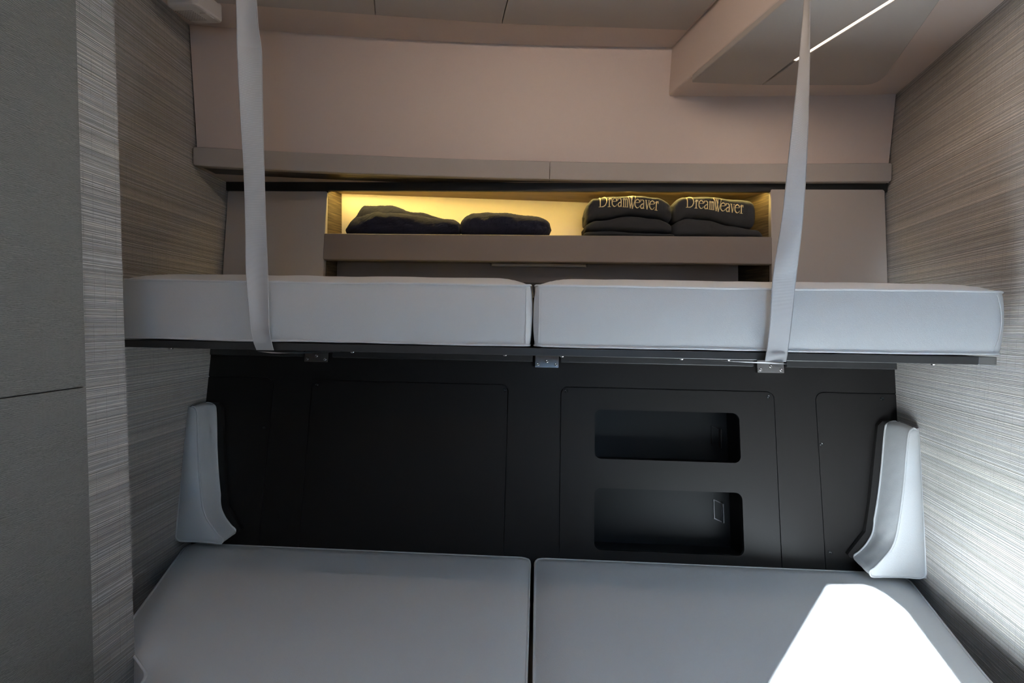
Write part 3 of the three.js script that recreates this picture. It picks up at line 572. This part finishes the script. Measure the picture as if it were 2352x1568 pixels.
{
  const lowL = thing('folded_towel', 'black towel folded flat at the bottom of the left towel stack', 'towel', 'black towels');
  mesh('fold', towelGeo(0.163, 0.488, SH, curve([[0.16, 1.594], [0.25, 1.597], [0.4, 1.588], [0.49, 1.586]]), () => -1.753, -1.93, { n: 3.2, end: 0.025, lump: 0.002, fine: 0.0005, id: 11 }).geo, M.charcoal, lowL);
  const lowB = curve([[0.16, 1.592], [0.25, 1.595], [0.4, 1.587], [0.49, 1.585]]);
  const midT = curve([[0.165, 1.622], [0.21, 1.636], [0.33, 1.654], [0.42, 1.646], [0.475, 1.628]]);
  const mid = thing('folded_towel', 'black towel with a rounded front in the middle of the left towel stack', 'towel', 'black towels');
  mesh('fold', towelGeo(0.166, 0.478, SH, midT, () => -1.755, -1.93, { n: 3.2, end: 0.025, lump: 0.002, fine: 0.0005, id: 12, botY: lowB }).geo, M.charcoal, mid);
  const topT = curve([[0.17, 1.705], [0.2, 1.719], [0.26, 1.7265], [0.36, 1.7275], [0.42, 1.722], [0.475, 1.703]]);
  const t1 = towelGeo(0.168, 0.476, SH, topT, () => -1.757, -1.93, { n: 3.6, end: 0.022, lump: 0.003, fine: 0.0005, id: 13, botY: x => midT(x) - 0.002, layers: 240 });
  const up = thing('folded_towel', 'black towel with gold lettering on top of the left towel stack', 'towel', 'black towels');
  mesh('fold', t1.geo, M.charcoal, up);
  mesh('embroidery', embroider(t1.zAt, 0.212, 1.6785, 0.0394, curve([[0, 0], [1.4, 0.05], [2.2, 0.02], [3.4, -0.07], [4.1, -0.13], [4.8, -0.2], [5.4, -0.27]])), M.gold, up).userData.label = 'gold embroidered lettering';

  const rT = curve([[0.485, 1.63], [0.53, 1.6445], [0.6, 1.641], [0.68, 1.619], [0.77, 1.605], [0.8, 1.59]]);
  const rl = thing('folded_towel', 'black towel sloping down to the right under the lettered towel', 'towel', 'black towels');
  mesh('fold', towelGeo(0.48, 0.795, SH, rT, () => -1.755, -1.86, { n: 3.2, end: 0.0255, lump: 0.002, fine: 0.0005, id: 14 }).geo, M.charcoal, rl);
  const rU = curve([[0.48, 1.708], [0.52, 1.721], [0.6, 1.7225], [0.7, 1.716], [0.765, 1.708]]);
  const t2 = towelGeo(0.479, 0.768, SH, rU, () => -1.757, -1.87, { n: 3.6, end: 0.022, lump: 0.003, fine: 0.0005, id: 15, botY: x => rT(x) - 0.002 });
  const ru = thing('folded_towel', 'black towel with gold lettering on top at the right end of the niche', 'towel', 'black towels');
  mesh('fold', t2.geo, M.charcoal, ru);
  mesh('embroidery', embroider(t2.zAt, 0.521, 1.679, 0.0372, curve([[0, 0], [1, -0.08], [2, -0.17], [3.4, -0.34], [4.1, -0.43], [5, -0.53], [5.4, -0.57]])), M.gold, ru).userData.label = 'gold embroidered lettering';
}

// ---------------------------------------------------------------- grey locker fronts on the left
{
  const edge = y => -0.8965 + (y - 1.187) * 0.0138;                 // far edge, leaning with the partition
  const front = (y0, y1, label) => {
    const o = thing('locker_door', label, 'door', 'grey locker doors');
    const s = new THREE.Shape([[0.2, y0], [-edge(y0), y0], [-edge(y1), y1], [0.2, y1]].map(q => new THREE.Vector2(...q)));
    const g = new THREE.ExtrudeGeometry(s, { depth: 0.009, bevelEnabled: true, bevelThickness: 0.0015, bevelSize: 0.0015, bevelOffset: -0.0015, bevelSegments: 2 });
    g.rotateY(Math.PI / 2); g.translate(-0.9 + 0.0015, 0, 0);
    mesh('panel', g, M.ripple, o);
  };
  front(1.1135, 2.205, 'upper grey rippled locker door above the seam');
  front(0.03, 1.1115, 'lower grey rippled locker door below the seam');
}

// ---------------------------------------------------------------- alarm under the ceiling
{
  const o = thing('wall_alarm', 'pale plastic alarm box with a perforated grille in the upper left corner', 'alarm');
  const sh = rrect(-0.052, 0.052, -0.054, 0.054, 0.016);
  const body = plate(sh, -0.028, 0.028, 0.008); body.rotateX(Math.PI / 2);
  const m = new THREE.Matrix4().makeRotationFromEuler(new THREE.Euler(0.1, -0.12, -0.05)).setPosition(-1.045, 2.192, -1.42);
  mesh('case', body.applyMatrix4(m), M.plastic, o);
  const dots = [];
  for (let i = 0; i < 11; i++) for (let j = 0; j < 9; j++) { const d = new THREE.CylinderGeometry(0.0013, 0.0013, 0.001, 6); d.translate(-0.045 + i * 0.0055, -0.0282, -0.028 + j * 0.0065); dots.push(d.applyMatrix4(m)); }
  const gr = mesh('grille', dots, M.grille, o); gr.userData.kind = 'stuff';
  mesh('button', rbox(0.026, 0.046, -0.0305, -0.027, -0.02, 0.012, 0.001).applyMatrix4(m), M.plastic, o);
}

// ---------------------------------------------------------------- lamps
function areaLight(parent, from, to, width, down, color, intensity) {
  const l = new THREE.RectAreaLight(color, intensity, from.distanceTo(to), width);
  const mid = from.clone().lerp(to, 0.5), x = to.clone().sub(from).normalize(), z = down.clone().multiplyScalar(-1).addScaledVector(x, down.dot(x)).normalize(), y = z.clone().cross(x);
  l.matrixAutoUpdate = true; l.quaternion.setFromRotationMatrix(new THREE.Matrix4().makeBasis(x, y, z)); l.position.copy(mid);
  l.castShadow = true; parent.add(l); return l;
}
const warm = new THREE.Color().setRGB(1, 0.8, 0.64);
{
  const o = thing('light_strip', 'slim warm white light strip set in the soffit', 'light');
  const z0 = -1.492, z1 = -1.15, a = V(ledX(z0), SOFFIT - 0.011, z0), b = V(ledX(z1), SOFFIT - 0.011, z1);
  const strip = (w, h, off) => { const d = b.clone().sub(a), g = new THREE.BoxGeometry(d.length(), h, w); g.rotateY(-Math.atan2(d.z, d.x)); g.translate((a.x + b.x) / 2, (a.y + b.y) / 2 + off, (a.z + b.z) / 2); return g; };
  mesh('diffuser', strip(0.0095, 0.004, 0), M.led, o);
  mesh('channel', strip(0.0115, 0.006, 0.005), M.cap, o);
  areaLight(o, a.clone().setY(SOFFIT - 0.0155), b.clone().setY(SOFFIT - 0.0155), 0.0075, V(0, -1, 0), warm, 120);
}
{
  const o = thing('light_strip', 'unseen warm light strip under the ceiling, placed to light the hull lining', 'light');
  mesh('unseen_beam', rbox(-0.9, 0.62, CEIL - 0.05, CEIL, -0.8, -0.74, 0.004), M.gelcoat, o);  // out of view, carries the strip that lights the hull lining
  mesh('diffuser', box(-0.25, 0.5, CEIL - 0.034, CEIL - 0.022, -0.803, -0.8), M.led, o);
  areaLight(o, V(-0.25, CEIL - 0.028, -0.805), V(0.5, CEIL - 0.028, -0.805), 0.012, V(0, -0.3, -1).normalize(), warm, 78);  // unseen strip, aimed at the hull lining and straps
}
{
  const o = thing('light_strip', 'unseen warm light strip in the ceiling behind the viewer, placed to light the partition and lockers', 'light');
  mesh('diffuser', box(-0.55, -0.05, CEIL - 0.006, CEIL, 0.894, 0.906), M.led, o);
  areaLight(o, V(-0.55, CEIL - 0.008, 0.9), V(-0.05, CEIL - 0.008, 0.9), 0.012, V(0, -1, -0.4).normalize(), warm, 150);  // unseen strip behind the viewer, brightens the partition and locker fronts
}
{
  const o = thing('niche_light', 'hidden yellow light strip along the top of the towel niche', 'light');
  const a = V(-0.77, 1.7435, -1.781), b = V(0.8, 1.7435, -1.781);
  mesh('diffuser', box(a.x, b.x, 1.7415, 1.7455, -1.785, -1.777), M.ledNiche, o);
  areaLight(o, V(a.x, 1.741, -1.782), V(b.x, 1.741, -1.782), 0.008, V(0, -1, -0.25).normalize(), new THREE.Color().setRGB(1, 0.72, 0.2), 95);
}

renderer.render(scene, camera);
